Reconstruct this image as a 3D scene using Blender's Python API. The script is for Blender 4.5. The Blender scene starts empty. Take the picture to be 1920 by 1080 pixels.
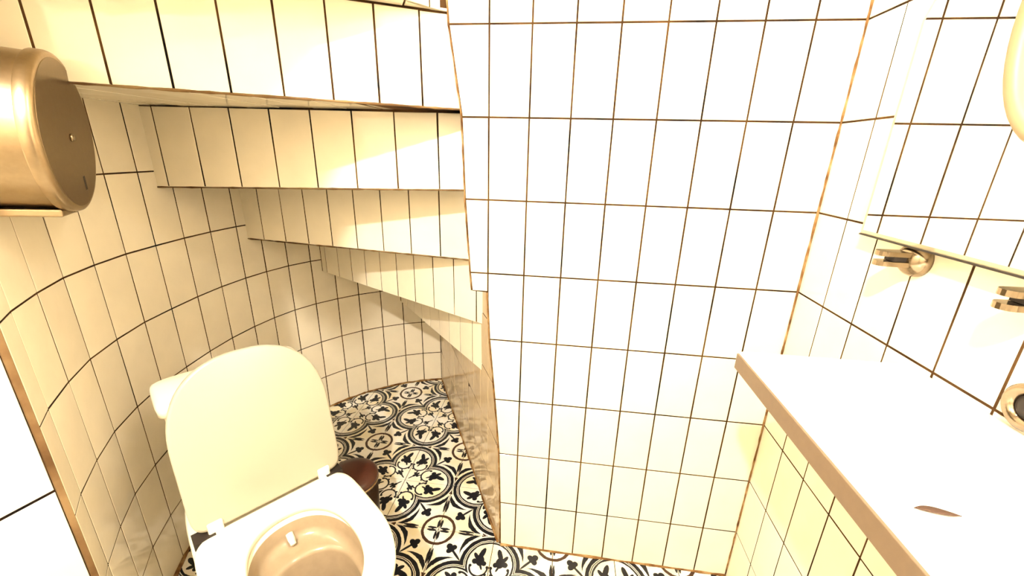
import bpy, bmesh, math, random
from mathutils import Vector, Matrix
random.seed(7)
scene = bpy.context.scene
COL = scene.collection

# ------------------------------------------------------------------ camera
F_PX = 766.734
PITCH, YAW, ROLL = math.radians(18.2516), math.radians(-7.0046), math.radians(1.4637)
CAM = Vector((0.19966, -1.06984, 1.30334))
fw = Vector((math.sin(YAW)*math.cos(PITCH), math.cos(YAW)*math.cos(PITCH), -math.sin(PITCH)))
rt = Vector((math.cos(YAW), -math.sin(YAW), 0)); up = rt.cross(fw)
r2 = rt*math.cos(ROLL) + up*math.sin(ROLL)
u2 = -rt*math.sin(ROLL) + up*math.cos(ROLL)
cd = bpy.data.cameras.new('camera'); cam = bpy.data.objects.new('camera', cd); COL.objects.link(cam)
cd.sensor_width = 36; cd.sensor_fit = 'HORIZONTAL'; cd.lens = F_PX/1920*36; cd.clip_start = .02
m = Matrix((r2, u2, -fw)).transposed().to_4x4(); m.translation = CAM
cam.matrix_world = m
scene.camera = cam

# ------------------------------------------------------------------ light + exposure
world = bpy.data.worlds.new('world'); scene.world = world; world.use_nodes = True
world.node_tree.nodes['Background'].inputs[0].default_value = (1, .95, .85, 1)
world.node_tree.nodes['Background'].inputs[1].default_value = .05
VANITY_POS, VANITY_STR = (.60, -.62, 2.10), 270.0     # globe lamp on the wall above the mirror
CEIL_POS, CEIL_STR = (-.20, -1.62, 2.33), 3700.0        # ceiling lamp behind the camera
scene.view_settings.view_transform = 'Standard'
scene.view_settings.look = 'None'
scene.view_settings.gamma = 1
scene.view_settings.use_curve_mapping = False
scene.view_settings.exposure = 0.75

# ------------------------------------------------------------------ materials
def new_mat(name):
    mt = bpy.data.materials.new(name); mt.use_nodes = True
    return mt, mt.node_tree, mt.node_tree.nodes['Principled BSDF']

def simple(name, col, rough=.4, metal=0, spec=.5, noise=0, nscale=30, bump=0):
    mt, nt, b = new_mat(name)
    b.inputs['Roughness'].default_value = rough
    b.inputs['Metallic'].default_value = metal
    b.inputs['Specular IOR Level'].default_value = spec
    b.inputs['Base Color'].default_value = (*col, 1)
    if noise or bump:
        tc = nt.nodes.new('ShaderNodeTexCoord')
        n = nt.nodes.new('ShaderNodeTexNoise'); n.inputs['Scale'].default_value = nscale; n.inputs['Detail'].default_value = 6
        nt.links.new(tc.outputs['Object'], n.inputs['Vector'])
        if noise:
            mx = nt.nodes.new('ShaderNodeMix'); mx.data_type = 'RGBA'
            mx.inputs[6].default_value = (*[c*(1-noise) for c in col], 1)
            mx.inputs[7].default_value = (*[min(1, c*(1+noise)) for c in col], 1)
            nt.links.new(n.outputs['Fac'], mx.inputs[0]); nt.links.new(mx.outputs[2], b.inputs['Base Color'])
        if bump:
            bp = nt.nodes.new('ShaderNodeBump'); bp.inputs['Strength'].default_value = bump; bp.inputs['Distance'].default_value = .002
            nt.links.new(n.outputs['Fac'], bp.inputs['Height']); nt.links.new(bp.outputs[0], b.inputs['Normal'])
    return mt

def glazed(name, col, rough=.12, bump=.12):
    mt, nt, b = new_mat(name)
    tc = nt.nodes.new('ShaderNodeTexCoord'); oi = nt.nodes.new('ShaderNodeObjectInfo')
    add = nt.nodes.new('ShaderNodeVectorMath'); add.operation = 'MULTIPLY_ADD'
    add.inputs[1].default_value = (1, 1, 1)
    cmb = nt.nodes.new('ShaderNodeCombineXYZ')
    ml = nt.nodes.new('ShaderNodeMath'); ml.operation = 'MULTIPLY'; ml.inputs[1].default_value = 40
    nt.links.new(oi.outputs['Random'], ml.inputs[0])
    for i in range(3): nt.links.new(ml.outputs[0], cmb.inputs[i])
    nt.links.new(tc.outputs['Object'], add.inputs[0]); nt.links.new(cmb.outputs[0], add.inputs[2])
    n = nt.nodes.new('ShaderNodeTexNoise'); n.inputs['Scale'].default_value = 9; n.inputs['Detail'].default_value = 4
    nt.links.new(add.outputs[0], n.inputs['Vector'])
    rp = nt.nodes.new('ShaderNodeValToRGB')
    rp.color_ramp.elements[0].position = .3; rp.color_ramp.elements[0].color = (*[c*.93 for c in col], 1)
    rp.color_ramp.elements[1].position = .65; rp.color_ramp.elements[1].color = (*col, 1)
    nt.links.new(n.outputs['Fac'], rp.inputs[0])
    hs = nt.nodes.new('ShaderNodeHueSaturation')
    mr = nt.nodes.new('ShaderNodeMapRange'); mr.inputs[3].default_value = .95; mr.inputs[4].default_value = 1.03
    nt.links.new(oi.outputs['Random'], mr.inputs[0]); nt.links.new(mr.outputs[0], hs.inputs['Value'])
    nt.links.new(rp.outputs[0], hs.inputs['Color']); nt.links.new(hs.outputs[0], b.inputs['Base Color'])
    b.inputs['Roughness'].default_value = rough
    n2 = nt.nodes.new('ShaderNodeTexNoise'); n2.inputs['Scale'].default_value = 22; n2.inputs['Detail'].default_value = 2
    nt.links.new(add.outputs[0], n2.inputs['Vector'])
    bp = nt.nodes.new('ShaderNodeBump'); bp.inputs['Strength'].default_value = bump; bp.inputs['Distance'].default_value = .004
    nt.links.new(n2.outputs['Fac'], bp.inputs['Height']); nt.links.new(bp.outputs[0], b.inputs['Normal'])
    return mt

def grout_mat(name, stops, scale=7):
    mt, nt, b = new_mat(name)
    tc = nt.nodes.new('ShaderNodeTexCoord')
    n = nt.nodes.new('ShaderNodeTexNoise'); n.inputs['Scale'].default_value = scale; n.inputs['Detail'].default_value = 5
    nt.links.new(tc.outputs['Object'], n.inputs['Vector'])
    rp = nt.nodes.new('ShaderNodeValToRGB'); cr = rp.color_ramp
    while len(cr.elements) < len(stops): cr.elements.new(.5)
    for e, (p, c) in zip(cr.elements, stops): e.position = p; e.color = (*c, 1)
    nt.links.new(n.outputs['Fac'], rp.inputs[0]); nt.links.new(rp.outputs[0], b.inputs['Base Color'])
    b.inputs['Roughness'].default_value = .9; b.inputs['Specular IOR Level'].default_value = .1
    return mt

M_TILE = glazed('glazed_wall_tile', (.83, .745, .58), .08)
M_TILE_DIM = glazed('dimmed_glossy_tile', (.60, .45, .27), .05, .35)  # browner wall tile for the return wall; its dark reflections are painted in
M_GROUT = grout_mat('brown_grout', [(.36, (.004, .003, .003)), (.45, (.028, .013, .005)), (.56, (.055, .026, .009)), (.72, (.095, .046, .015))])
M_CAULK = grout_mat('stained_caulk', [(.3, (.06, .022, .008)), (.5, (.20, .10, .035)), (.7, (.38, .25, .11))], 25)
M_CORNER = grout_mat('corner_sealant', [(.35, (.09, .047, .02)), (.5, (.14, .08, .035)), (.65, (.22, .14, .065))], 9)
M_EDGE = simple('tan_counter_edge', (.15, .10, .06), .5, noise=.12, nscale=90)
M_PORC = simple('white_porcelain', (.80, .72, .56), .08)
M_BASIN = simple('shade_toned_basin', (.31, .23, .145), .14, noise=.15, nscale=40)  # porcelain darkened: the shade inside the bowl is put into the colour
M_PRINT = simple('grey_print', (.45, .40, .32), .5)
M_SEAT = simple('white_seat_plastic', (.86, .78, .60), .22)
M_LID = simple('shaded_lid_plastic', (.38, .345, .265), .32)  # plastic toned down; a shadow over the raised lid is in its colour
M_SLAB = simple('white_counter_stone', (.93, .90, .83), .2)
M_CHROME = simple('chrome', (.30, .235, .165), .16, 1)
M_STEEL = simple('brushed_steel', (.38, .285, .175), .32, 1, noise=.12, nscale=120, bump=.08)
M_STEELF = simple('dull_steel_face', (.22, .16, .095), .36, 1, noise=.12, nscale=90)
M_DARK = simple('dark_slot', (.012, .007, .005), .6)
M_BINLID = simple('brown_bin_lid', (.055, .016, .008), .35, noise=.3, nscale=200)
M_BINBODY = simple('dark_bin_body', (.03, .016, .01), .3, .6, noise=.6, nscale=160)
M_RIM = simple('bin_rim_metal', (.4, .3, .2), .25, 1)
M_MIRROR = simple('mirror_glass', (.95, .94, .90), .01, 1)
M_BEVEL = simple('mirror_bevel', (.52, .47, .34), .14, .6)
M_LEAF = simple('dry_leaf', (.055, .024, .012), .7, noise=.5, nscale=120)
M_PLASTER = simple('warm_plaster', (.85, .79, .66), .8)
M_BIGTILE = glazed('large_pale_tile', (.90, .84, .70), .2)
M_RING = simple('pale_ring_plastic', (.26, .19, .10), .45)
M_DOOR = simple('front_wall_paint', (.78, .70, .55), .6)

def emis(name, col, s):
    mt, nt, b = new_mat(name)
    b.inputs['Base Color'].default_value = (0, 0, 0, 1)
    b.inputs['Emission Color'].default_value = (*col, 1); b.inputs['Emission Strength'].default_value = s
    return mt

# small expression language over shader math nodes, for the printed floor tile
class E:
    nt = None
    def __init__(s, sock): s.s = sock
    @staticmethod
    def op(o, *a):
        n = E.nt.nodes.new('ShaderNodeMath'); n.operation = o
        for i, x in enumerate(a):
            if isinstance(x, E): E.nt.links.new(x.s, n.inputs[i])
            else: n.inputs[i].default_value = x
        return E(n.outputs[0])
    def __add__(s, o): return E.op('ADD', s, o)
    __radd__ = __add__
    def __sub__(s, o): return E.op('SUBTRACT', s, o)
    def __rsub__(s, o): return E.op('SUBTRACT', o, s)
    def __mul__(s, o): return E.op('MULTIPLY', s, o)
    __rmul__ = __mul__
    def __lt__(s, o): return E.op('LESS_THAN', s, o)
    def __gt__(s, o): return E.op('GREATER_THAN', s, o)
def emax(*a):
    r = a[0]
    for x in a[1:]: r = E.op('MAXIMUM', r, x)
    return r
def emin(a, b): return E.op('MINIMUM', a, b)
def eabs(a): return E.op('ABSOLUTE', a)
def hyp(x, y): return E.op('SQRT', x*x + y*y)
def circ(x, y, cx, cy, r): return hyp(x-cx, y-cy) < r
def ell(x, y, cx, cy, rx, ry, deg=0):
    c, s = math.cos(math.radians(deg)), math.sin(math.radians(deg))
    dx, dy = x-cx, y-cy
    return hyp((dx*c+dy*s)*(1/rx), (dy*c-dx*s)*(1/ry)) < 1
def ring(d, r0, r1): return (d > r0)*(d < r1)

T = .2075   # floor tile size
def floor_mat():
    mt, nt, b = new_mat('printed_cement_tile'); E.nt = nt
    tc = nt.nodes.new('ShaderNodeTexCoord'); sx = nt.nodes.new('ShaderNodeSeparateXYZ')
    nz = nt.nodes.new('ShaderNodeTexNoise'); nz.inputs['Scale'].default_value = 60
    nt.links.new(tc.outputs['Object'], nz.inputs['Vector'])
    wob = E(nz.outputs['Fac'])*.016 - .008
    nt.links.new(tc.outputs['Object'], sx.inputs[0])
    X = eabs(E(sx.outputs[0]))*(1/T) + wob; Y = eabs(E(sx.outputs[1]))*(1/T) + wob
    a, c = E.op('MAXIMUM', X, Y), emin(X, Y)
    d = hyp(a-.5, c)
    outer = (a > .27)
    k = [ring(d, .425, .488)*outer, ring(d, .360, .390)*outer]
    grey = ring(d, .400, .416)*outer
    # scroll, knots, ivy leaf inside a lobe
    ds = hyp(a-.425, c-.170)
    k += [ring(ds, .128, .158)*(a < .43), circ(a, c, .44, .030, .026), circ(a, c, .44, .305, .026), circ(a, c, .32, .045, .022)]
    k += [ell(a, c, .545, .165, .095, .072, 8), ell(a, c, .665, .150, .115, .042, -18), circ(a, c, .52, .245, .046),
          circ(a, c, .50, .095, .042), ell(a, c, .61, .235, .075, .032, 35), ell(a, c, .45, .14, .07, .018, 25)]
    # small diagonal sprig near the quatrefoil centre
    s = (a+c)*.70711; n = (a-c)*.70711
    k += [ell(s, n, .235, 0, .085, .030), circ(s, n, .245, .046, .027), ell(s, n, .13, 0, .07, .013), ell(s, n, .285, .056, .035, .015, 30)]
    # star field around the ring corner
    A, B = 1-a, 1-c
    dr = hyp(A, B)
    brown = [ring(dr, .250, .300), (B > .785)*(B < .955)*(d > .508)*(A > .006)]
    k += [ell(A, B, .027, .115, .020, .085), ell(A, B, .024, .50, .020, .14)]
    sr = (A+B)*.70711; nr = (B-A)*.70711
    k += [circ(sr, nr, .400, 0, .052), circ(sr, nr, .465, .052, .046), ell(sr, nr, .58, 0, .14, .020), circ(sr, nr, .475, 0, .045)]
    dd = d-.535
    k += [(dd > 0)*(dd < (.085 - .30*eabs(A-.12)))*(A > .02)*(B < .775)*(nr > .06), circ(A, B, .15, .555, .030), circ(A, B, .085, .61, .040)]
    ink = emin(emax(*k), 1)
    br = emin(emax(*brown), 1)
    # colours
    n2 = nt.nodes.new('ShaderNodeTexNoise'); n2.inputs['Scale'].default_value = 9; n2.inputs['Detail'].default_value = 4
    gm = nt.nodes.new('ShaderNodeNewGeometry'); nt.links.new(gm.outputs['Position'], n2.inputs['Vector'])
    rp = nt.nodes.new('ShaderNodeValToRGB')
    rp.color_ramp.elements[0].position = .42; rp.color_ramp.elements[0].color = (.90, .86, .76, 1)
    rp.color_ramp.elements[1].position = .62; rp.color_ramp.elements[1].color = (.84, .74, .50, 1)
    nt.links.new(n2.outputs['Fac'], rp.inputs[0])
    def mixc(fac, c0, c1):
        mx = nt.nodes.new('ShaderNodeMix'); mx.data_type = 'RGBA'
        nt.links.new(fac.s, mx.inputs[0])
        if isinstance(c0, tuple): mx.inputs[6].default_value = (*c0, 1)
        else: nt.links.new(c0, mx.inputs[6])
        mx.inputs[7].default_value = (*c1, 1)
        return mx.outputs[2]
    col = mixc(grey, rp.outputs[0], (.045, .045, .05))
    col = mixc(br, col, (.05, .022, .012))
    col = mixc(ink, col, (.006, .007, .011))
    nt.links.new(col, b.inputs['Base Color'])
    b.inputs['Roughness'].default_value = .38
    b.inputs['Specular IOR Level'].default_value = .35
    return mt
M_FLOOR = floor_mat()

# ------------------------------------------------------------------ helpers
def link(name, me, parent=None, mat=None, matrix=None):
    o = bpy.data.objects.new(name, me); COL.objects.link(o)
    if me is not None and mat is not None and not me.materials: me.materials.append(mat)
    if parent is not None: o.parent = parent
    if matrix is not None: o.matrix_local = matrix
    return o
def empty(name, loc=(0, 0, 0), rz=0):
    o = bpy.data.objects.new(name, None); COL.objects.link(o); o.empty_display_size = .05
    o.location = loc; o.rotation_euler = (0, 0, rz); return o
def tag(o, label=None, cat=None, group=None, kind=None):
    if label: o['label'] = label
    if cat: o['category'] = cat
    if group: o['group'] = group
    if kind: o['kind'] = kind
    return o
def mesh(name, vs, fs, smooth=False):
    me = bpy.data.meshes.new(name); me.from_pydata([tuple(v) for v in vs], [], fs); me.update()
    bm = bmesh.new(); bm.from_mesh(me); bmesh.ops.recalc_face_normals(bm, faces=bm.faces); bm.to_mesh(me); bm.free()
    if smooth:
        for p in me.polygons: p.use_smooth = True
    return me
def box_me(name, lo, hi, bev=0):
    bm = bmesh.new(); bmesh.ops.create_cube(bm, size=1)
    for v in bm.verts:
        v.co = Vector([lo[i] + (v.co[i]+.5)*(hi[i]-lo[i]) for i in range(3)])
    if bev: bmesh.ops.bevel(bm, geom=list(bm.edges), offset=bev, segments=2, affect='EDGES', profile=.5)
    me = bpy.data.meshes.new(name); bm.to_mesh(me); bm.free(); return me
def prism(name, poly, z0, z1):
    """vertical prism over a plan polygon; z0/z1 numbers or per-vertex lists"""
    n = len(poly)
    a = z0 if isinstance(z0, (list, tuple)) else [z0]*n
    b = z1 if isinstance(z1, (list, tuple)) else [z1]*n
    vs = [(p[0], p[1], z) for p, z in zip(poly, a)] + [(p[0], p[1], z) for p, z in zip(poly, b)]
    fs = [list(range(n))[::-1], list(range(n, 2*n))] + [[i, (i+1) % n, n+(i+1) % n, n+i] for i in range(n)]
    return mesh(name, vs, fs)
def loft(name, rings, cap0=True, cap1=True, smooth=True, closed=True):
    n = len(rings[0]); vs = [v for r in rings for v in r]; fs = []
    for i in range(len(rings)-1):
        for k in range(n if closed else n-1):
            fs.append([i*n+k, i*n+(k+1) % n, (i+1)*n+(k+1) % n, (i+1)*n+k])
    if cap0: fs.append(list(range(n))[::-1])
    if cap1: fs.append([(len(rings)-1)*n+k for k in range(n)])
    return mesh(name, vs, fs, smooth)
def lathe(name, prof, n=40, smooth=True, cap0=True, cap1=True):
    return loft(name, [[(r*math.cos(2*math.pi*k/n), r*math.sin(2*math.pi*k/n), z) for k in range(n)] for r, z in prof], cap0, cap1, smooth)
def sharpen(o, deg=35):
    md = o.modifiers.new('edge_split', 'EDGE_SPLIT'); md.split_angle = math.radians(deg)
    return o

def clip(poly, a, b, c):
    """keep the part of a 2-D polygon where a*x+b*y<=c"""
    out = []
    for i in range(len(poly)):
        p, q = poly[i], poly[(i+1) % len(poly)]
        dp, dq = a*p[0]+b*p[1]-c, a*q[0]+b*q[1]-c
        if dp <= 0: out.append(p)
        if (dp < 0 < dq) or (dq < 0 < dp):
            t = dp/(dp-dq); out.append((p[0]+(q[0]-p[0])*t, p[1]+(q[1]-p[1])*t))
    return out
def area(p): return .5*sum(p[i][0]*p[(i+1) % len(p)][1]-p[(i+1) % len(p)][0]*p[i][1] for i in range(len(p)))
def clean(p, e=1e-4):
    out = []
    for q in p:
        if not out or math.hypot(q[0]-out[-1][0], q[1]-out[-1][1]) > e: out.append(q)
    if len(out) > 1 and math.hypot(out[0][0]-out[-1][0], out[0][1]-out[-1][1]) <= e: out.pop()
    return out
def inset(poly, d):
    n = len(poly); out = []
    for i in range(n):
        p0, p1, p2 = (Vector(poly[j % n]) for j in (i-1, i, i+1))
        e1, e2 = (p1-p0).normalized(), (p2-p1).normalized()
        n1, n2 = Vector((-e1.y, e1.x)), Vector((-e2.y, e2.x))
        bis = n1+n2
        if bis.length < 1e-6: out.append(tuple(p1+n1*d)); continue
        bis.normalize(); k = d/max(.35, bis.dot(n1)); out.append(tuple(p1+bis*k))
    return out
_cache = {}
def tile_mesh(poly, thick, bev):
    key = (tuple((round(x, 4), round(y, 4)) for x, y in poly), thick, bev)
    if key in _cache: return _cache[key]
    n = len(poly); top = inset(poly, bev)
    vs = [(x, y, -thick) for x, y in poly] + [(x, y, -bev) for x, y in poly] + [(x, y, 0) for x, y in top]
    fs = [[(r*n)+i, (r*n)+(i+1) % n, (r+1)*n+(i+1) % n, (r+1)*n+i] for r in range(2) for i in range(n)] + [[2*n+i for i in range(n)]]
    me = bpy.data.meshes.new('tile'); me.from_pydata(vs, [], fs); me.update()
    _cache[key] = me; return me
def frame(o, ex, ey):
    ex, ey = Vector(ex).normalized(), Vector(ey).normalized(); nn = ex.cross(ey)
    mm = Matrix((ex, ey, nn)).transposed().to_4x4(); mm.translation = Vector(o); return mm
def put_tile(parent, fr, poly, mat, gap=.0042, thick=.006, bev=.0008, jit=.0015, name='tile'):
    """one tile: 2-D polygon in the plane frame fr (face at local z=0)"""
    poly = clean(poly)
    if len(poly) < 3: return
    if area(poly) < 0: poly = poly[::-1]
    poly = inset(poly, gap/2)
    if abs(area(poly)) < 6e-5 or area(poly) < 0: return
    xs, ys = [p[0] for p in poly], [p[1] for p in poly]
    if min(max(xs)-min(xs), max(ys)-min(ys)) < .006: return
    cx, cy = (min(xs)+max(xs))/2, (min(ys)+max(ys))/2
    me = tile_mesh([(x-cx, y-cy) for x, y in poly], thick, bev)
    if me.materials and me.materials[0] != mat: me = me.copy(); me.materials.clear()
    j = Matrix.Translation((cx, cy, random.uniform(-.0004, .0004))) @ Matrix.Rotation(random.gauss(0, jit), 4, 'X') @ Matrix.Rotation(random.gauss(0, jit), 4, 'Y') @ Matrix.Rotation(random.gauss(0, jit), 4, 'Z')
    return link(name, me, parent, mat, fr @ j)
def rect(x0, x1, y0, y1): return [(x0, y0), (x1, y0), (x1, y1), (x0, y1)]

ROWS = [0, .1855, .3855, .5855, .7855, .9855, 1.1855, 1.3855, 1.5855, 1.7855, 1.9855, 2.1855, 2.42]
CEIL = 2.42
Y_FRONT = -2.55
GR = .0011          # grout lies this far behind the tile faces

# ------------------------------------------------------------------ floor
fl = link('floor', box_me('floor', (-1.75, Y_FRONT-.1, -.05), (.95, 1.25, -.0025)), None, M_GROUT)
tag(fl, kind='structure')
QX, QY = -.389, .233
I0, I1, J0, J1 = -4, 5, -14, 3
for i in range(I0, I1+2):
    for j in range(J0, J1+2):
        x0, y0 = QX+T*i, QY+T*j        # lower-left corner of tile (i,j)
        # which corner of the tile is the quatrefoil centre: even lattice points
        qx, qy = (0 if i % 2 == 0 else 1), (0 if j % 2 == 0 else 1)
        ang = {(0, 0): 0, (1, 0): 90, (1, 1): 180, (0, 1): 270}[(qx, qy)]
        if x0 > .85 or y0 < Y_FRONT-.1: continue
        me = tile_mesh(inset(rect(0, T, 0, T), .0013), .012, .0006)
        link('floor_tile', me, fl, M_FLOOR, Matrix.Translation((x0+qx*T, y0+qy*T, random.uniform(-.0003, .0003))) @ Matrix.Rotation(math.radians(ang), 4, 'Z'))

# ------------------------------------------------------------------ back wall (y=0, faces -y)
PROF = [(0, .050), (.1855, .046), (.3855, .040), (.5855, .024), (.7855, .006), (.930, -.001)]        # (z, x of its left edge)
PROF_UP = [(.932, -.045), (.9855, -.050), (1.1855, -.062), (1.3855, -.068), (1.5855, -.096), (1.7855, -.11), (2.42, -.13)]
outline = [(x, z) for z, x in PROF] + [(x, z) for z, x in PROF_UP]
poly = [(.82, 0.0), (.82, CEIL)] + [(x, z) for x, z in reversed(outline)]
n = len(poly)
vs = [(x+.001, GR, z) for x, z in poly] + [(x+.001, .020, z) for x, z in poly]
wb = link('wall_back', mesh('wall_back', vs, [list(range(n)), list(range(n, 2*n))[::-1]] + [[i, (i+1) % n, n+(i+1) % n, n+i] for i in range(n)]), None, M_GROUT)
tag(wb, kind='structure')
fr = frame((0, 0, 0), (1, 0, 0), (0, 0, 1))
def clip_profile(p):
    z0, z1 = min(q[1] for q in p), max(q[1] for q in p)
    pr = PROF if (z0+z1)/2 < .931 else PROF_UP
    for (za, xa), (zb, xb) in zip(pr, pr[1:]):
        if zb <= z0+1e-6 or za >= z1-1e-6: continue
        # keep right side of the line
        dx, dz = xb-xa, zb-za
        p = clip(p, -dz, dx, -dz*xa+dx*za)
        if len(p) < 3: return []
    return p
for r in range(len(ROWS)-1):
    z0, z1 = ROWS[r], ROWS[r+1]
    for c in range(-2, 8):
        p = rect(c*.1, (c+1)*.1, z0, z1)
        if c <= 0:
            if z0 < .93 < z1 and c < 0:
                p = clip_profile(rect(c*.1, (c+1)*.1, .932, z1))
            else: p = clip_profile(p)
        if len(p) >= 3: put_tile(wb, fr, p, M_TILE)

# ------------------------------------------------------------------ right wall (x=.8, faces -x)
wr = link('wall_right', box_me('wall_right', (.8+GR, Y_FRONT, 0), (.86, .02, CEIL)), None, M_GROUT); tag(wr, kind='structure')
fr = frame((.8, 0, 0), (0, -1, 0), (0, 0, 1))
ys = [0, .106] + [.106+.1*k for k in range(1, 17)]
for a, b in zip(ys, ys[1:]):
    for z0, z1 in zip(ROWS, ROWS[1:]): put_tile(wr, fr, rect(a, b, z0, z1), M_TILE)
wr2 = None

# ------------------------------------------------------------------ curved stair wall
PL = [(-.745,-.545),(-.80,-.49),(-.88,-.39),(-.94,-.30),(-.99,-.19),(-1.03,-.07),(-1.05,.05),(-1.065,.16),(-1.07,.28),(-1.06,.40),(-1.04,.50),(-1.01,.59),(-.96,.68),(-.90,.76),(-.83,.835),(-.74,.905),(-.65,.96),(-.56,1.0),(-.47,1.03)]
def spline(P, n=12):
    Q = [Vector(p) for p in P]; Q = [2*Q[0]-Q[1]] + Q + [2*Q[-1]-Q[-2]]; out = []
    for i in range(1, len(Q)-2):
        p0, p1, p2, p3 = Q[i-1:i+3]
        for k in range(n):
            t = k/n; out.append(.5*(2*p1+(p2-p0)*t+(2*p0-5*p1+4*p2-p3)*t*t+(3*p1-p0-3*p2+p3)*t**3))
    out.append(Q[-2]); return out
CU = spline(PL)
SL = [0]
for a, b in zip(CU, CU[1:]): SL.append(SL[-1]+(b-a).length)
def at_s(s):
    if s <= 0: return CU[0]+(CU[1]-CU[0]).normalized()*s
    for i in range(len(CU)-1):
        if SL[i+1] >= s: return CU[i].lerp(CU[i+1], (s-SL[i])/(SL[i+1]-SL[i]))
    return CU[-1]+(CU[-1]-CU[-2]).normalized()*(s-SL[-1])
JS = [0, .070, .188, .304, .420, .541, .652, .770, .885, 1.0, 1.102, 1.208, 1.313, 1.420, 1.527, 1.637, 1.750, 1.848, 1.951]
CROWS = [0, .180, .377, .583, .796, 1.005, 1.224, 1.435, 1.645, 1.85, 2.06, 2.27, CEIL]
pts = [at_s(s) for s in JS]
# grout backing, one facet per tile column
def left_norm(a, b): d = (b-a).normalized(); return Vector((-d.y, d.x))     # outward (away from the room)
nn = []
for i in range(len(pts)):
    a, b = pts[max(0, i-1)], pts[min(len(pts)-1, i+1)]; nn.append(left_norm(a, b))
inner = [p+q*GR for p, q in zip(pts, nn)]; outer = [p+q*.06 for p, q in zip(pts, nn)]
N = len(pts); vs = []; fs = []
for z in (0, CEIL):
    vs += [(p.x, p.y, z) for p in inner] + [(p.x, p.y, z) for p in outer]
for i in range(N-1):
    fs += [[i, i+1, 2*N+i+1, 2*N+i], [N+i+1, N+i, 3*N+i, 3*N+i+1], [i, N+i, N+i+1, i+1], [2*N+i, 2*N+i+1, 3*N+i+1, 3*N+i]]
fs += [[0, 2*N, 3*N, N], [N-1, 2*N-1, 4*N-1, 3*N-1]]
wc = link('wall_curved', mesh('wall_curved', vs, fs), None, M_GROUT); tag(wc, kind='structure')
for i in range(N-1):
    a, b = pts[i], pts[i+1]; w = (b-a).length
    fr = frame((a.x, a.y, 0), (b.x-a.x, b.y-a.y, 0), (0, 0, 1))
    if fr.to_3x3().col[2].dot(Vector((-.3-a.x, .1-a.y, 0))) < 0:
        fr = frame((b.x, b.y, 0), (a.x-b.x, a.y-b.y, 0), (0, 0, 1))
    for z0, z1 in zip(CROWS, CROWS[1:]): put_tile(wc, fr, rect(0, w, z0, z1), M_TILE)

# ------------------------------------------------------------------ return wall under the stairs
RA, RB = Vector((.0435, .004)), Vector((-.47, 1.03))
rd = (RB-RA).normalized(); rl = (RB-RA).length; rn = Vector((rd.y, -rd.x))   # rn points away from the room (to +x)
if rn.x < 0: rn = -rn
q = [RA+rn*GR, RB+rn*GR, RB+rn*.06, RA+rn*.03]
wn = link('wall_return', prism('wall_return', [(p.x, p.y) for p in q], 0, CEIL), None, M_GROUT); tag(wn, kind='structure')
fr = frame((RB.x, RB.y, 0), (-rd.x, -rd.y, 0), (0, 0, 1))
if fr.to_3x3().col[2].x > 0: fr = frame((RA.x, RA.y, 0), (rd.x, rd.y, 0), (0, 0, 1))
for k in range(12):
    a, b = k*.1, min(rl, (k+1)*.1)
    for z0, z1 in zip(ROWS[:9], ROWS[1:10]): put_tile(wn, fr, rect(a, b, z0, z1), M_TILE_DIM, jit=.004)

# ------------------------------------------------------------------ left wall with large tiles
LA = Vector((-.752, -.552)); ld = Vector((-.24, -.97)).normalized(); LB = LA + ld*2.06
ln = Vector((ld.y, -ld.x))           # candidate normal
if ln.x > 0: ln = -ln                # outward (away from room)
q = [LA+ln*GR, LB+ln*GR, LB+ln*.06, LA+ln*.06]
wl = link('wall_left', prism('wall_left', [(p.x, p.y) for p in q], 0, CEIL), None, M_GROUT); tag(wl, kind='structure')
fr = frame((LB.x, LB.y, 0), (-ld.x, -ld.y, 0), (0, 0, 1))
if fr.to_3x3().col[2].x < 0: fr = frame((LA.x, LA.y, 0), (ld.x, ld.y, 0), (0, 0, 1))
zs = [0, .655, 1.255, 1.855, CEIL]
for k in range(4):
    for z0, z1 in zip(zs, zs[1:]): put_tile(wl, fr, rect(k*.515, (k+1)*.515, z0, z1), M_BIGTILE, gap=.006)
tr = link('trim_1', prism('trim_1', [(-.7445, -.546), (-.750, -.542), (-.758, -.553), (-.7495, -.5535)], 0, CEIL), None, M_CORNER); tag(tr, kind='structure')

# ------------------------------------------------------------------ front wall (behind the camera) and ceiling
wf = link('wall_front', box_me('wall_front', (-1.4, Y_FRONT-.06, 0), (.86, Y_FRONT, CEIL)), None, M_DOOR); tag(wf, kind='structure')
ce = link('ceiling', box_me('ceiling', (-1.75, Y_FRONT-.06, CEIL), (.95, 1.25, CEIL+.06)), None, M_PLASTER); tag(ce, kind='structure')

# stained sealant lines where walls meet the floor and each other
def bead(name, path, r, z0=0.0, seed=0):
    rnd = random.Random(seed); P = []
    for (a, b) in zip(path, path[1:]):
        a, b = Vector(a), Vector(b); k = max(1, int((b-a).length/.02))
        for i in range(k): P.append(a.lerp(b, i/k))
    P.append(Vector(path[-1])); rings = []
    for i, p in enumerate(P):
        d = (P[min(i+1, len(P)-1)]-P[max(i-1, 0)]).normalized()
        s = d.orthogonal().normalized(); t = d.cross(s); rr = r*rnd.uniform(.6, 1.35)
        rings.append([p+s*rr*math.cos(2*math.pi*k/6)+t*rr*math.sin(2*math.pi*k/6) for k in range(6)])
    return tag(link(name, loft(name, rings), None, M_CAULK), kind='structure')
bead('trim_2', [(.05, -.001, .001), (.8, -.001, .001)], .0045, seed=2)
bead('trim_3', [(.798, -.002, .02), (.798, -.002, 2.4)], .0024, seed=3)
bead('trim_4', [(p.x-q.x*.002, p.y-q.y*.002, .002) for p, q in zip(pts, nn)], .006, seed=4)
bead('trim_6', [(x-.002, .008, z) for z, x in PROF_UP], .0032, seed=6)
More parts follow.
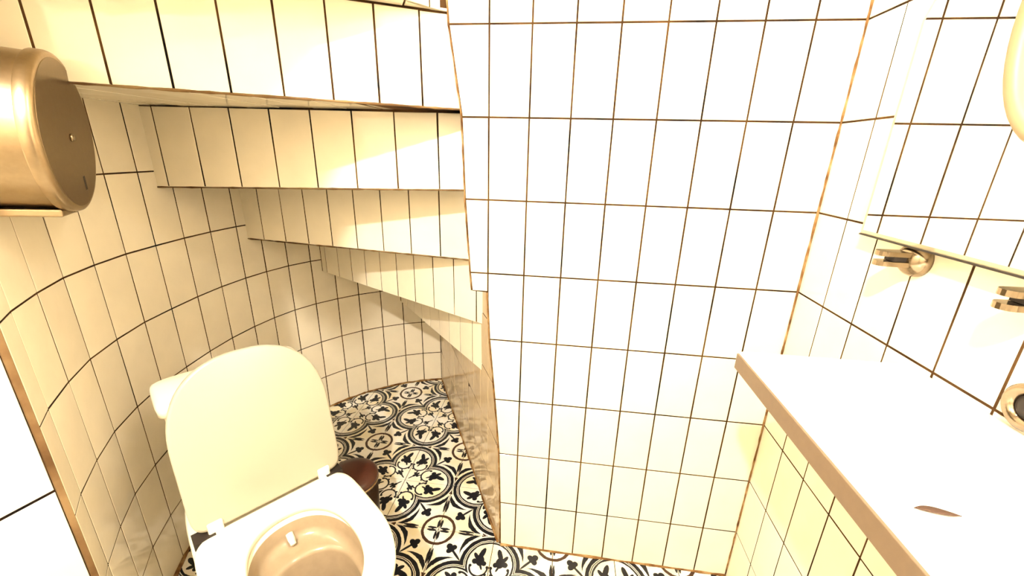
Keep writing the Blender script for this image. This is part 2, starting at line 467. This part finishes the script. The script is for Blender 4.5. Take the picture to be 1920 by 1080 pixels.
bead('trim_7', [(x-.002, .006, z) for z, x in PROF], .0032, seed=7)
bead('trim_5', [(RA.x-.003, RA.y+.003, .002), (RB.x, RB.y, .002)], .005, seed=5)

# ------------------------------------------------------------------ winding stairs seen from below
st = empty('staircase', (-.05, .1, 0))
tag(st, 'underside of winding stairs clad in pale vertical tiles, rising over the toilet', 'staircase')
# each step: (inner plan point, outer plan point, z outer, z inner, first joint, joint pitch)
STEPS = [
    ((-.105, .020), (-.700, -.836), 1.815, 1.815, .05, .10),     # overhead
    ((-.105, .020), (-.678, -.803), 1.612, 1.612, .05, .10),
    ((-.076, .024), (-.945, -.432), 1.411, 1.404, .095, .10),
    ((-.080, .090), (-1.10, .077), 1.176, 1.200, .078, .1225),
    ((-.100, .200), (-1.08, .411), .950, .968, .105, .1125),
    ((-.050, .200), (-.94, .697), .737, .741, .035, .105),
    ((-.050, .200), (-.62, .853), .548, .556, .086, .0985),
    ((-.050, .200), (-.47, 1.03), .340, .345, .08, .10)]
# the overhead step turns 20 degrees further toward the room
c20, s20 = math.cos(math.radians(20)), math.sin(math.radians(20))
d0 = Vector((-.573, -.823)); STEPS[0] = ((-.105, .020), (-.105+(d0.x*c20-d0.y*s20)*1.05, .020+(d0.x*s20+d0.y*c20)*1.05), 1.815, 1.815, .05, .10)
def to_return(a, d):
    """length along d from a to the return wall face"""
    den = d.x*rn.x+d.y*rn.y
    return (RA-a).dot(rn)/den
info = []
for (a, b, zo, zi, j0, jp) in STEPS:
    a, b = Vector(a), Vector(b); d = (b-a).normalized(); L = (b-a).length
    k = to_return(a, -d); ext = max(0, min(.12, k))
    info.append((a, b, d, L, ext, zo, zi, j0, jp))
for i in range(len(info)-1):
    a, b, d, L, ext, zo, zi, j0, jp = info[i]
    a2, b2, d2, L2, ext2, zo2, zi2, _, _ = info[i+1]
    ztop = 2.02 if i == 0 else info[i-1][5]
    zti = 2.02 if i == 0 else info[i-1][6]
    nrm = Vector((-d.y, d.x))
    if nrm.dot(a2+d2*.5-a-d*.5) < 0: nrm = -nrm        # into the step, away from the face
    A0, B0 = a-d*ext, b+d*.012
    A1, B1 = a2-d2*ext2, b2+d2*.012
    sink = nrm*GR
    zr = lambda t: zi+(zo-zi)*t/L
    zt = lambda t: zti+(ztop-zti)*t/L
    polyp = [A0+sink, B0+sink, B1+nrm*.0, A1]
    if (A1-A0).length < 1e-3: polyp = [A0+sink, B0+sink, B1]
    zb = [zr(-ext)+.003, zr(L)+.003, zr(L)+.003, zr(-ext)+.003][:len(polyp)]
    zu = [zt(-ext)+.02, zt(L)+.02, zt(L)+.02, zt(-ext)+.02][:len(polyp)]
    body = link('step', prism('step', [(p.x, p.y) for p in polyp], zb, zu), st, M_GROUT)
    body.matrix_local = Matrix.Translation(-st.location)
    # riser tiles
    fr = frame((a.x, a.y, 0), (d.x, d.y, 0), (0, 0, 1)); sg = 1
    if fr.to_3x3().col[2].dot(Vector((nrm.x, nrm.y, 0))) > 0:
        fr = frame((a.x, a.y, 0), (-d.x, -d.y, 0), (0, 0, 1)); sg = -1
    ts = [-ext] + [j0+jp*k for k in range(-2, 14) if -ext+.01 < j0+jp*k < L-.005] + [L]
    for t0, t1 in zip(ts, ts[1:]):
        p = [(sg*t0, zr(t0)), (sg*t1, zr(t1)), (sg*t1, zt(t1)-.001), (sg*t0, zt(t0)-.001)]
        put_tile(body, fr, p, M_TILE, jit=.003)
    if i in (2, 3, 4):
        eb = bead('edge_strip', [((a-d*ext).x-nrm.x*.0, (a-d*ext).y-nrm.y*.0, zr(-ext)), (b.x, b.y, zr(L))], .0026, seed=20+i)
        del eb['kind']; eb.data.materials.clear(); eb.data.materials.append(M_CORNER); eb.parent = body
        eb.matrix_parent_inverse = Matrix.Translation(st.location) @ Matrix.Translation(-st.location)
    # soffit tiles hang under the two highest treads in view
    if i in (1, 2):
        plan = [(p.x, p.y) for p in [A0+nrm*.007, B0+nrm*.007, B1-nrm*.0, A1]]
        if (A1-A0).length < 1e-3: plan = plan[:3]
        if area(plan) < 0: plan = plan[::-1]
        zc = zr(L/2)+.001
        # local frame looking down: ex = d2 direction, ey flipped so that the normal points down
        ex = Vector((d2.x, d2.y, 0)); ey = Vector((0, 0, -1)).cross(ex)
        fs_ = frame((a2.x, a2.y, zc), ex, ey)
        inv = fs_.inverted()
        pl = [(inv @ Vector((x, y, zc))) for x, y in plan]; pl = [(v.x, v.y) for v in pl]
        for k in range(-2, 13):
            p = clip(clip(pl, 1, 0, (k+1)*.1+.03), -1, 0, -(k*.1+.03))
            if len(p) >= 3: put_tile(body, fs_, p, M_TILE, jit=.004)

# ------------------------------------------------------------------ counter slab
def rounded_rect(x0, x1, y0, y1, r, n=5):
    out = []
    for cx, cy, a0 in ((x1-r, y1-r, 0), (x0+r, y1-r, 90), (x0+r, y0+r, 180), (x1-r, y0+r, 270)):
        for k in range(n+1):
            a = math.radians(a0+90*k/n); out.append((cx+r*math.cos(a), cy+r*math.sin(a)))
    return out
ZS = .978
rings = []
for z, g in ((ZS-.028, .003), (ZS-.025, 0), (ZS-.004, 0), (ZS-.001, .0015), (ZS, .004)):
    rings.append([(x, y, z) for x, y in rounded_rect(.522+g, .7985-g*.2, -1.30+g, -.362-g, .010)])
slab = sharpen(link('counter_slab', loft('counter_slab', rings), None, M_SLAB))
tag(slab, 'white stone counter slab with tan-brown edge fixed to tiled wall below mirror', 'counter')
ed = link('slab_edge', box_me('slab_edge', (.5185, -1.292, ZS-.030), (.5225, -.370, ZS-.0015), .001), slab, M_EDGE); tag(ed, 'tan-brown front edge')
# leaf lying on the slab
vs, fs = [], []
n = 12
for i in range(n+1):
    t = i/n; w = .0052*math.sin(math.pi*t)**.8*(1-.35*t)+.0001; x = .561+.039*t; y = -.7035-.004*t+.0006*math.sin(t*6)
    for k, (sy, dz) in enumerate(((-1, .0012), (0, .0004), (1, .0012))):
        vs.append((x, y+sy*w, ZS+.0006+dz*(1+.8*math.sin(3*t))))
for i in range(n):
    for k in range(2): fs.append([i*3+k, i*3+k+1, i*3+k+4, i*3+k+3])
leaf = link('leaf', mesh('leaf', vs, fs, True), None, M_LEAF)
md = leaf.modifiers.new('thick', 'SOLIDIFY'); md.thickness = .0006
tag(leaf, 'slim dry brown leaf lying on white counter slab', 'leaf')

# ------------------------------------------------------------------ mirror on the right wall
XM = .770
oc = [(-.200, 1.172), (-.200, 1.530), (-.330, 1.790), (-.970, 1.790), (-1.10, 1.530), (-1.10, 1.172)]   # (y,z)
mr = empty('wall_mirror', (.8, -.65, 1.172)); tag(mr, 'large frameless mirror on tiled wall above white counter slab', 'mirror')
def mir_part(name, rings, mat, cap0, cap1):
    o = link(name, loft(name, rings, cap0, cap1, False), mr, mat); o.matrix_local = Matrix.Translation(-mr.location); return o
p2 = [(-y, z) for y, z in oc]
if area(p2) < 0: p2 = p2[::-1]
ins = inset(p2, .008)
back = [(.7985, -y, z) for y, z in p2]; edge = [(XM+.0016, -y, z) for y, z in p2]; face = [(XM, -y, z) for y, z in ins]
mir_part('mirror_body', [back, edge], M_BEVEL, True, True)
mir_part('mirror_bevel', [edge, face], M_BEVEL, False, False)
mir_part('mirror_glass', [[(XM+.0005, -y, z) for y, z in ins], face], M_MIRROR, True, True)

o = link('bottom_rail', box_me('bottom_rail', (XM-.0006, -1.1, 1.1700), (XM+.004, -.2, 1.1728)), mr, M_DARK); o.matrix_local = Matrix.Translation(-mr.location)
# oval ring mirror fixed in front of it
sv = empty('ring_mirror', (XM-.012, -.490, 1.490)); tag(sv, 'oval pale ring with mirror inside, fixed onto the large wall mirror', 'mirror')
rings = []
ry, rz, n = .090, .158, 48
for k in range(n):
    t = 2*math.pi*k/n; cy, cz = math.cos(t), math.sin(t); prof = []
    for px, pr in ((.011, -.010), (-.003, -.010), (-.010, -.004), (-.010, .004), (-.003, .010), (.011, .010)):
        prof.append((px, (ry+pr)*cy, (rz+pr)*cz))
    rings.append(prof)
rings.append(rings[0])
link('ring_frame', loft('ring_frame', rings, False, False), sv, M_RING)
disc = [[(.002, (ry-.008)*math.cos(2*math.pi*k/n), (rz-.008)*math.sin(2*math.pi*k/n)) for k in range(n)],
        [(.010, (ry-.008)*math.cos(2*math.pi*k/n), (rz-.008)*math.sin(2*math.pi*k/n)) for k in range(n)]]
link('ring_glass', loft('ring_glass', disc, True, True, False), sv, M_MIRROR)

# ------------------------------------------------------------------ chrome jaw brackets under the mirror
def bracket(y, z, label):
    e = empty('wall_bracket', (.8, y, z)); tag(e, label, 'bracket', 'chrome brackets under the mirror')
    prof = [(.030, .0), (.030, .006), (.027, .014), (.021, .021), (.012, .026), (.002, .028)]
    me = lathe('bracket_dome', prof, 32)
    o = link('bracket_dome', me, e, M_CHROME); o.matrix_local = Matrix.Rotation(math.radians(-90), 4, 'Y')
    for dz, nm in ((.0085, 'upper_jaw'), (-.0085, 'lower_jaw')):
        pl = [(-.016, -.015), (-.016, .015)] + [(-.056+.012*math.cos(a)*-1, .013*math.sin(a)) for a in [math.pi/2-k*math.pi/8 for k in range(9)]]
        o = link(nm, prism(nm, pl, dz-.004, dz+.004), e, M_CHROME)
    link('jaw_shade', box_me('jaw_shade', (-.046, -.0105, -.004), (-.016, .0105, .004)), e, M_DARK)  # dark filler painted in as the shade between the jaws
    return e
bracket(-.312, 1.149, 'chrome domed bracket with two flat jaws under mirror corner, nearer the back wall')
bracket(-.525, 1.149, 'chrome domed bracket with two flat jaws under mirror, farther from the back wall')
# round chrome outlet just above the slab
e = empty('wall_outlet', (.8, -.545, 1.013)); tag(e, 'round chrome outlet ring with dark middle on wall just above counter slab', 'outlet')
n = 32; rings = []
for k in range(n+1):
    t = 2*math.pi*k/n
    rings.append([(px, r*math.cos(t), r*math.sin(t)) for px, r in ((0, .031), (-.006, .031), (-.010, .026), (-.008, .019), (-.003, .016), (0, .016))])
link('outlet_ring', loft('outlet_ring', rings, False, False), e, M_CHROME)
o = link('outlet_core', lathe('outlet_core', [(.0165, 0), (.0165, .003), (.010, .006), (.002, .007)], 24), e, M_DARK)
o.matrix_local = Matrix.Rotation(math.radians(-90), 4, 'Y')

# ------------------------------------------------------------------ jumbo paper dispenser on the curved wall
DC = Vector((-.720, -.374, 1.315)); az, ti = math.radians(38.2), -.064
dn = Vector((math.cos(az)*math.cos(ti), math.sin(az)*math.cos(ti), math.sin(ti)))
dh = Vector((-math.sin(az), math.cos(az), 0)); dw = dn.cross(dh)
DM = Matrix((dh, dw, dn)).transposed().to_4x4()
RDD = .135
base = DC - dn*.122
DM.translation = base
dp = empty('paper_dispenser'); dp.matrix_world = DM
tag(dp, 'round brushed steel jumbo toilet roll dispenser mounted on curved tiled wall', 'paper dispenser')
o = link('dispenser_drum', lathe('dispenser_drum', [(RDD-.003, 0), (RDD-.001, .002), (RDD-.001, .100)], 64, True, True, True), dp, M_STEEL); sharpen(o)
o = link('dispenser_cover', lathe('dispenser_cover', [(RDD+.003, .100), (RDD+.004, .102), (RDD+.004, .114), (RDD+.002, .119), (RDD-.003, .1215), (RDD-.006, .1215)], 64, True, True, True), dp, M_STEEL); sharpen(o, 50); cover = o
link('dispenser_face', lathe('dispenser_face', [(RDD-.006, .1212), (RDD-.007, .1222), (RDD-.009, .1222)], 64, False), cover, M_STEELF)
o = link('lock', lathe('lock', [(.007, .122), (.007, .125), (.005, .127)], 20), cover, M_CHROME); o.matrix_local = Matrix.Translation((.004, -.004, 0))
o = link('sight_slot', box_me('sight_slot', (-.004, -.013, .1220), (.004, .013, .1228)), cover, M_DARK)
o.matrix_local = Matrix.Translation((.030, -.088, 0)) @ Matrix.Rotation(math.radians(8), 4, 'Z')
link('tear_bar', box_me('tear_bar', (-.050, -RDD-.010, .004), (.022, -RDD+.004, .104), .003), dp, M_STEEL)
o = link('screw', lathe('screw', [(.005, .108), (.005, .110), (.003, .1112)], 14), dp, M_CHROME); o.matrix_local = Matrix.Translation((.012, -RDD-.004, -.004))

# ------------------------------------------------------------------ toilet
TO = Vector((-.507, -.310, 0)); TANG = math.atan2(-.602, .799)
tl = empty('toilet', TO, TANG); tag(tl, 'white close-coupled toilet with raised lid standing against curved tiled wall', 'toilet')
# local axes: +x forward, +y toward the stairs
def sup(xc, rb, rf, w, eb, ef, z, n=64):
    out = []
    for k in range(n):
        t = 2*math.pi*k/n; c, s = math.cos(t), math.sin(t)
        e = ef if c >= 0 else eb; r = rf if c >= 0 else rb
        out.append((xc+r*math.copysign(abs(c)**(2/e), c), w*math.copysign(abs(s)**(2/e), s), z))
    return out
def blend(zs): return zs
outer = [sup(.08, .26, .16, .105, 4, 2.4, 0), sup(.08, .26, .16, .105, 4, 2.4, .03), sup(.09, .27, .165, .100, 4, 2.3, .12),
         sup(.12, .30, .20, .118, 3.5, 2.2, .22), sup(.17, .38, .235, .155, 3.5, 2.1, .32), sup(.19, .44, .243, .178, 4, 2.1, .375), sup(.195, .465, .245, .182, 5, 2.1, .392), sup(.195, .460, .240, .178, 5, 2.1, .399)]
IX, IB, IF, IW = .225, .160, .165, .118
innr = [sup(IX, IB, IF, IW, 2.2, 2.2, .399), sup(IX, IB-.004, IF-.004, IW-.003, 2.2, 2.2, .394), sup(IX+.003, IB-.006, IF-.01, IW-.006, 2.2, 2.2, .365),
        sup(IX+.006, IB-.016, IF-.02, IW-.012, 2.2, 2.2, .350), sup(IX+.016, IB-.040, IF-.035, IW-.018, 2.2, 2.2, .343), sup(IX+.018, IB-.052, IF-.042, IW-.022, 2.2, 2.2, .340),
        sup(IX+.019, IB-.056, IF-.045, IW-.024, 2.2, 2.2, .332), sup(IX+.02, IB-.060, IF-.050, IW-.028, 2.2, 2.2, .26),
        sup(IX+.02, IB-.085, IF-.075, IW-.045, 2.1, 2.1, .20), sup(IX+.02, IB-.11, IF-.11, IW-.075, 2, 2, .17), sup(IX+.02, .01, .01, .01, 2, 2, .165)]
bowl = link('bowl', loft('bowl', outer+innr, True, True), tl, M_PORC)
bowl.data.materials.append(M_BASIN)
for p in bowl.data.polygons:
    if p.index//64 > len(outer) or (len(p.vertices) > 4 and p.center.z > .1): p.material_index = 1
# seat ring
def seat_ring(z, g, ig):
    return sup(.200, .203-g, .236-g, .184-g, 7, 2.2, z), sup(.218, .158+ig, .158+ig, .110+ig, 2.3, 2.1, z)
zz = [(.402, .004, .004), (.405, 0, 0), (.416, 0, 0), (.4205, .003, .003), (.422, .008, .007)]
oo = [seat_ring(*z)[0] for z in zz]; ii = [seat_ring(*z)[1] for z in zz]
o = link('seat', loft('seat', oo+ii[::-1]+[oo[0]], False, False), tl, M_SEAT)
for a, b, w in ((.024, .030, .020), (.030, .026, .014), (.030, .050, .012)):
    link('print_mark', box_me('print_mark', (a, b, .4218), (a+.0014, b+w, .4222)), o, M_PRINT)
# lid, raised and leaning on the tank (built flat then turned about the hinge line)
def lid_ring(z, g): return sup(.200, .200-g, .212-g, .176-g, 11, 2.4, z)
lidr = [lid_ring(0, .006), lid_ring(.002, .001), lid_ring(.008, 0), lid_ring(.016, 0), lid_ring(.018, .002), lid_ring(.018, .007), lid_ring(.0145, .010), lid_ring(.014, .020), lid_ring(.0145, .12)]
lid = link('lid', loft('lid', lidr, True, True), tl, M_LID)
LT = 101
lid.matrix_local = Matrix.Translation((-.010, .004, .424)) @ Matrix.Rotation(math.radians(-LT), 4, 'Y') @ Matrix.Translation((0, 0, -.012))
# hinges
for s in (-1, 1):
    h = link('hinge', box_me('hinge', (-.022, s*.128-.016, .418), (.006, s*.128+.016, .448), .004), tl, M_SEAT)
    link('hinge_shade', box_me('hinge_shade', (-.024, s*.153-.022, .405), (.014, s*.153+.022, .4232)), h, M_DARK)  # solid dark block stands in for the shade in the gap
# cistern
def tk(z, g, w, u0, u1): 
    xc = (u0+u1)/2; r = (u1-u0)/2
    return sup(xc, r-g, r-g, w-g, 7, 7, z)
tank = link('tank', loft('tank', [tk(.398, .012, .135, -.275, -.135), tk(.410, .004, .138, -.278, -.132), tk(.52, 0, .150, -.283, -.128), tk(.686, 0, .162, -.286, -.122)], True, True), tl, M_PORC)
link('tank_lid', loft('tank_lid', [tk(.684, .006, .172, -.291, -.116), tk(.688, .001, .173, -.292, -.115), tk(.706, 0, .173, -.292, -.115), tk(.716, .003, .173, -.292, -.115), tk(.720, .010, .173, -.292, -.115)], True, True), tank, M_PORC)
# little spray nozzle inside the bowl
o = link('spray_nozzle', lathe('spray_nozzle', [(.0085, 0), (.0085, .016), (.0070, .022), (.0065, .030), (.0045, .031)], 20), bowl, M_PORC)
o.matrix_local = Matrix.Translation((.080, .002, .372)) @ Matrix.Rotation(math.radians(118), 4, 'Y')
sharpen(o, 50)

# ------------------------------------------------------------------ waste bin
bn = empty('waste_bin', (-.470, -.012, 0)); tag(bn, 'small dark round waste bin with brown lid beside the toilet', 'bin')
link('bin_body', lathe('bin_body', [(.076, 0), (.080, .004), (.084, .215)], 48), bn, M_BINBODY)
link('bin_rim', lathe('bin_rim', [(.085, .213), (.0875, .215), (.0875, .221), (.085, .223)], 48), bn, M_RIM)
link('bin_lid', lathe('bin_lid', [(.084, .222), (.0865, .224), (.086, .236), (.075, .246), (.045, .253), (.001, .255)], 48), bn, M_BINLID)

# ------------------------------------------------------------------ lamps of the room (outside the frame)
lp = empty('wall_lamp', (.8, VANITY_POS[1], VANITY_POS[2])); tag(lp, 'glass globe wall lamp above the mirror', 'lamp')
gx = VANITY_POS[0]-.8
o = link('lamp_plate', lathe('lamp_plate', [(.045, 0), (.045, .010), (.02, .016)], 28), lp, M_CHROME); o.matrix_local = Matrix.Rotation(math.radians(-90), 4, 'Y')
o = link('lamp_arm', lathe('lamp_arm', [(.007, .01), (.007, -gx-.035)], 12), lp, M_CHROME); o.matrix_local = Matrix.Rotation(math.radians(-90), 4, 'Y')
g = bmesh.new(); bmesh.ops.create_uvsphere(g, u_segments=24, v_segments=14, radius=.032); me = bpy.data.meshes.new('globe'); g.to_mesh(me); g.free()
o = link('lamp_globe', me, lp, emis('lamp_glow', (1, .92, .78), VANITY_STR)); o.location = (gx, 0, 0)
lp2 = empty('ceiling_lamp', (CEIL_POS[0], CEIL_POS[1], CEIL)); tag(lp2, 'round globe ceiling lamp near the front wall', 'lamp')
link('lamp_rose', lathe('lamp_rose', [(.05, 0), (.05, -.015), (.012, -.03), (.012, -.085)], 24), lp2, M_PLASTER)
me2 = me.copy(); me2.materials.clear()
o = link('lamp_globe', me2, lp2, emis('ceiling_glow', (1, .95, .87), CEIL_STR)); o.location = (0, 0, CEIL_POS[2]-CEIL)
